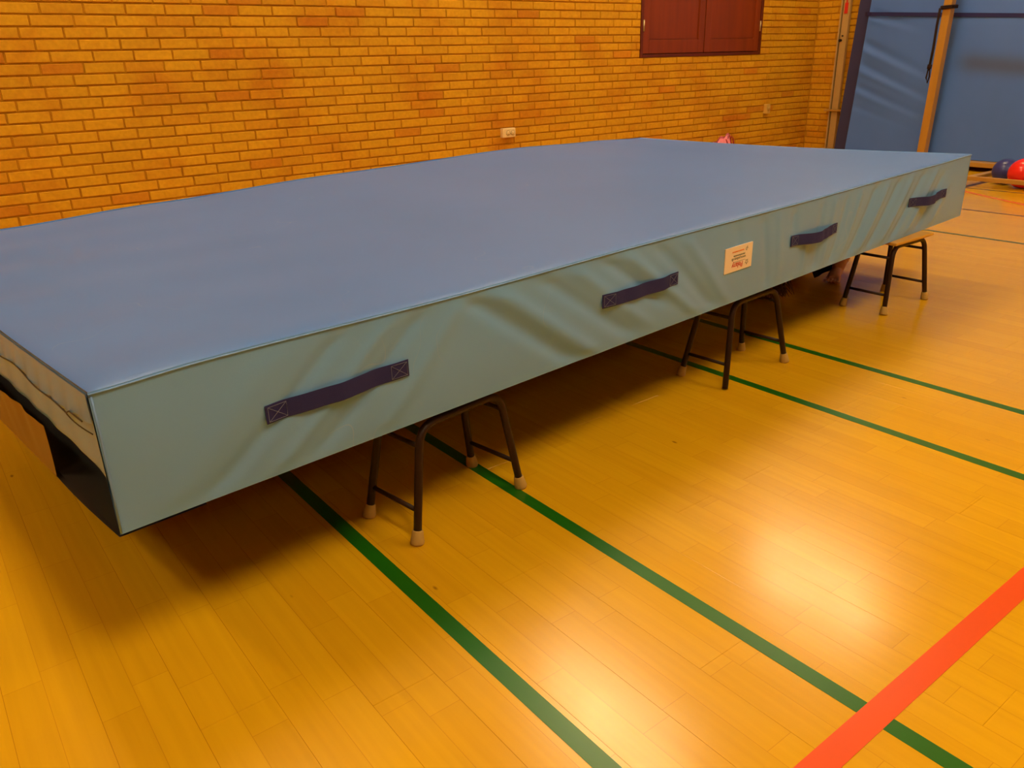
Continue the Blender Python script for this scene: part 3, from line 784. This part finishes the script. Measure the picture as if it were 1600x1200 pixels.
# ------------------------------------------------------------------ pink bag by the wall
pb = empty('cloth_bag', (6.98, 5.52, 0)); tag(pb, 'pink cloth bag with dark red folds, peeking over the mat by the wall', 'bag')
def bag(u, v):
    a = 2*PI*u; pl = 1+.07*math.sin(a*11)*v
    rx = .19*(1-.30*v**2)*pl; ry = .11*(1-.55*v**2)*pl
    return (rx*math.cos(a), ry*math.sin(a), v*(.262+.055*math.cos(a)*v+.012*math.sin(a*7)*v))
grid('body', 120, 14, bag, M_pink, pb)
V = [bag(i/60, 1) for i in range(60)]; V = [(x*.9, y*.9, z-.02) for x, y, z in V]; V.append((0, 0, .20))
pyd('lining', V, [(i, (i+1) % 60, 60) for i in range(60)], M_pink, pb, True)
for k in range(4):
    bm = bmesh.new(); u = .55+.4*(k+.5)/4
    tube(bm, [Vector(bag(u, v))*1.004+Vector((0, -.002, 0)) for v in (.45, .6, .75, .9, 1.0)], [.002, .006, .008, .008, .005], 6)
    bmo('stripe', bm, M_pinkd, pb, True)
bm = bmesh.new(); tube(bm, [(.13, -.02, .27), (.15, -.03, .292), (.16, -.04, .27), (.165, -.05, .20), (.17, -.06, .12)], .008, 8); bmo('strap', bm, M_pinkd, pb, True)

# ------------------------------------------------------------------ child curled up under the mat
def skin_mesh(name, verts, edges, root, M, parent, sub=2):
    me = bpy.data.meshes.new(name+'_skeleton'); me.from_pydata([v[0] for v in verts], edges, [])
    ob = bpy.data.objects.new(name+'_tmp', me); C.objects.link(ob)
    sk = ob.modifiers.new('skin', 'SKIN'); sk.use_smooth_shade = True
    for i, v in enumerate(verts):
        r = v[1]; d = me.skin_vertices[0].data[i]
        d.radius = (r, r) if not isinstance(r, tuple) else r
        d.use_root = (i == root)
    sb = ob.modifiers.new('sub', 'SUBSURF'); sb.levels = sub; sb.render_levels = sub
    bpy.context.view_layer.update()
    out = bpy.data.meshes.new_from_object(ob.evaluated_get(bpy.context.evaluated_depsgraph_get()))
    bpy.data.objects.remove(ob)
    out.materials.clear()
    return link(name, out, M, parent, True)
ch = empty('person', (3.62, 2.45, 0)); tag(ch, 'child crouching low under the mat, heart-patterned leggings, bare foot, dark top', 'person')
O = Vector((3.62, 2.45, 0))
def W(x, y, z): return Vector((x, y, z))-O
P = {}
VV = []; EE = []
def add(key, p, r, to=None):
    P[key] = len(VV); VV.append((W(*p), r))
    if to is not None: EE.append((P[to], P[key]))
add('pelvis', (3.90, 2.66, .125), .095)
add('waist', (3.74, 2.60, .140), .085, 'pelvis')
add('chest', (3.58, 2.53, .150), .092, 'waist')
add('neck', (3.45, 2.46, .150), .045, 'chest')
add('head0', (3.39, 2.40, .150), .060, 'neck')
add('head1', (3.32, 2.33, .135), .080, 'head0')
add('head2', (3.27, 2.29, .120), .060, 'head1')
# near leg (seen): hip, knee, ankle, heel, ball of foot
add('hipA', (3.94, 2.55, .125), .075, 'pelvis')
add('kneeA', (3.985, 2.30, .195), .052, 'hipA')
add('calfA', (3.915, 2.25, .150), .055, 'kneeA')
add('ankA', (3.825, 2.205, .072), .038, 'calfA')
add('heelA', (3.825, 2.21, .036), .032, 'ankA')
add('midA', (3.765, 2.185, .033), .031, 'heelA')
add('ballA', (3.715, 2.165, .026), .026, 'midA')
# far leg, folded under
add('hipB', (3.92, 2.76, .10), .072, 'pelvis')
add('kneeB', (3.68, 2.74, .065), .050, 'hipB')
add('calfB', (3.80, 2.80, .055), .045, 'kneeB')
add('ankB', (3.93, 2.86, .040), .028, 'calfB')
add('footB', (4.03, 2.89, .028), .024, 'ankB')
# arms
add('shA', (3.56, 2.42, .135), .045, 'chest')
add('elA', (3.44, 2.28, .060), .030, 'shA')
add('wrA', (3.32, 2.20, .030), .021, 'elA')
add('palmA', (3.275, 2.19, .024), (.026, .014), 'wrA')
add('shB', (3.53, 2.64, .135), .045, 'chest')
add('elB', (3.38, 2.66, .055), .030, 'shB')
add('wrB', (3.26, 2.56, .030), .021, 'elB')
add('palmB', (3.22, 2.53, .024), (.026, .014), 'wrB')
def fingers(tag_, base, dirv, side, r, L):
    d = Vector(dirv).normalized(); s = Vector(side).normalized()
    b = Vector(base)
    for k, f in enumerate((-1.5, -.5, .5, 1.5)):
        l = L*(.86, 1, .95, .75)[k]
        p1 = b+s*f*.0135+d*.022; p2 = p1+d*l*.5+Vector((0, 0, .006)); p3 = p1+d*l+Vector((0, 0, -.006))
        add(tag_+'f%da' % k, tuple(p1), r, tag_); add(tag_+'f%db' % k, tuple(p2), r*.92, tag_+'f%da' % k); add(tag_+'f%dc' % k, tuple(p3), r*.75, tag_+'f%db' % k)
    p1 = b-d*.012-s*.026; p2 = p1+d*.026-s*.014
    add(tag_+'ta', tuple(p1), r*1.1, tag_); add(tag_+'tb', tuple(p2), r*.85, tag_+'ta')
fingers('palmA', (3.275, 2.19, .022), (-.98, -.2, 0), (.2, -.98, 0), .0065, .045)
fingers('palmB', (3.22, 2.53, .022), (-.9, -.45, 0), (.45, -.9, 0), .0065, .045)
# toes of the seen foot
d = Vector((-.90, -.40, 0)).normalized(); s = Vector((.40, -.90, 0)).normalized()
for k in range(5):
    b = Vector((3.712, 2.165, .018))+s*(k-2)*.0155
    L = (.036, .032, .030, .026, .022)[4-k]; r = (.0125, .0095, .0092, .009, .0085)[4-k]
    add('t%da' % k, tuple(b+d*.014), r, 'ballA'); add('t%db' % k, tuple(b+d*(.014+L*.6)+Vector((0, 0, .002))), r, 't%da' % k); add('t%dc' % k, tuple(b+d*(.014+L)-Vector((0, 0, .003))), r*.85, 't%db' % k)
body = skin_mesh('body', VV, EE, P['pelvis'], M_skin, ch)
def sub_skin(name, keys, links, grow, M, ends=None):
    idx = {k: i for i, k in enumerate(keys)}
    vv = []
    for k in keys:
        p, r = VV[P[k]]; r = r[0] if isinstance(r, tuple) else r
        vv.append((ends[k] if ends and k in ends else p, r+grow))
    return skin_mesh(name, vv, [(idx[a], idx[b]) for a, b in links], 0, M, ch)
def leggings_material():
    M = bpy.data.materials.new('heart_leggings'); M.use_nodes = True; nt = M.node_tree; b = nt.nodes['Principled BSDF']
    tc = nt.nodes.new('ShaderNodeTexCoord'); v = nt.nodes.new('ShaderNodeTexVoronoi'); v.inputs['Scale'].default_value = 34; v.inputs['Randomness'].default_value = .7
    nt.links.new(tc.outputs['Object'], v.inputs['Vector'])
    rp = nt.nodes.new('ShaderNodeValToRGB'); rp.color_ramp.elements[0].position = .27; rp.color_ramp.elements[1].position = .31
    rp.color_ramp.elements[0].color = (.09, .012, .03, 1); rp.color_ramp.elements[1].color = (.95, .68, .75, 1)
    nt.links.new(v.outputs['Distance'], rp.inputs[0]); nt.links.new(rp.outputs[0], b.inputs['Base Color']); b.inputs['Roughness'].default_value = .85
    return M
M_legg = leggings_material()
sub_skin('leggings', ['pelvis', 'hipA', 'kneeA', 'calfA', 'ankA', 'hipB', 'kneeB', 'calfB', 'ankB'], [('pelvis', 'hipA'), ('hipA', 'kneeA'), ('kneeA', 'calfA'), ('calfA', 'ankA'), ('pelvis', 'hipB'), ('hipB', 'kneeB'), ('kneeB', 'calfB'), ('calfB', 'ankB')], .007, M_legg)
sub_skin('tunic', ['waist', 'pelvis', 'chest', 'shA', 'elA', 'shB', 'elB', 'hipB', 'hipA'], [('waist', 'pelvis'), ('waist', 'chest'), ('chest', 'shA'), ('shA', 'elA'), ('chest', 'shB'), ('shB', 'elB'), ('pelvis', 'hipB'), ('pelvis', 'hipA')], .016, M_black)
# skirt hem hanging beside the shin
def skirt(u, v):
    a = u
    top = Vector((3.96, 2.36, .235)).lerp(Vector((3.66, 2.44, .225)), a); bot = Vector((3.85, 2.245, .035)).lerp(Vector((3.66, 2.235, .022)), a)
    p = top.lerp(bot, v); p += Vector((.0, -.004*math.sin(a*9)*v-.03*math.sin(PI*v), .0))
    return tuple(p-O)
sk_ = grid('skirt', 40, 14, skirt, M_black, ch); md = sk_.modifiers.new('thick', 'SOLIDIFY'); md.thickness = .004
# face and hair
def head_pt(p): return tuple(Vector(p)-O)
hc = Vector((3.325, 2.335, .135))
hd = (Vector((3.27, 2.29, .12))-Vector((3.39, 2.40, .15))).normalized()
fdir = Vector((-.35, -.55, -.75)).normalized()
sd = hd.cross(fdir).normalized()
for sx in (-1, 1):
    bm = bmesh.new(); bmesh.ops.create_uvsphere(bm, u_segments=12, v_segments=8, radius=.011)
    e = bmo('eye', bm, M_black, ch, True); e.location = hc-O+fdir*.066+sd*sx*.026
    bm = bmesh.new(); bmesh.ops.create_uvsphere(bm, u_segments=12, v_segments=8, radius=.02)
    for v in bm.verts: v.co.x *= .5
    e = bmo('ear', bm, M_skin, ch, True); e.location = hc-O+sd*sx*.078
bm = bmesh.new(); tube(bm, [hc-O+fdir*.066, hc-O+fdir*.086-hd*.022], [.007, .011], 8); bmo('nose', bm, M_skin, ch, True)
bm = bmesh.new(); tube(bm, [hc-O+fdir*.066-hd*.042+sd*.018, hc-O+fdir*.071-hd*.046, hc-O+fdir*.066-hd*.042-sd*.018], .004, 8); bmo('mouth', bm, M_pinkd, ch, True)
# hair: cap plus hanging locks
bm = bmesh.new(); bmesh.ops.create_uvsphere(bm, u_segments=28, v_segments=18, radius=.094)
bmesh.ops.delete(bm, geom=[v for v in bm.verts if v.co.normalized().dot(fdir) > .35 and v.co.normalized().dot(hd) < .55], context='VERTS')
hcap = bmo('hair', bm, M_hair, ch, True); hcap.location = hc-O+hd*.004
rr_ = random.Random(5)
bm = bmesh.new()
for k in range(70):
    a = rr_.uniform(-1, 1); st = hc+hd*rr_.uniform(.0, .07)+sd*a*.08+Vector((rr_.uniform(-.02, .02), -.03, rr_.uniform(-.02, .05)))
    en = Vector((3.235+rr_.uniform(-.05, .07), 2.12+rr_.uniform(-.015, .06), rr_.uniform(.012, .05)))
    mid = (st+en)/2+Vector((-.02, -.02, .035))
    pts = [(st*(1-q)**2+mid*2*q*(1-q)+en*q*q)-O for q in [i/7 for i in range(8)]]
    tube(bm, pts, [.005, .005, .0045, .004, .004, .003, .002, .001], 5)
hl = bmo('hair_locks', bm, M_hair, ch, True)
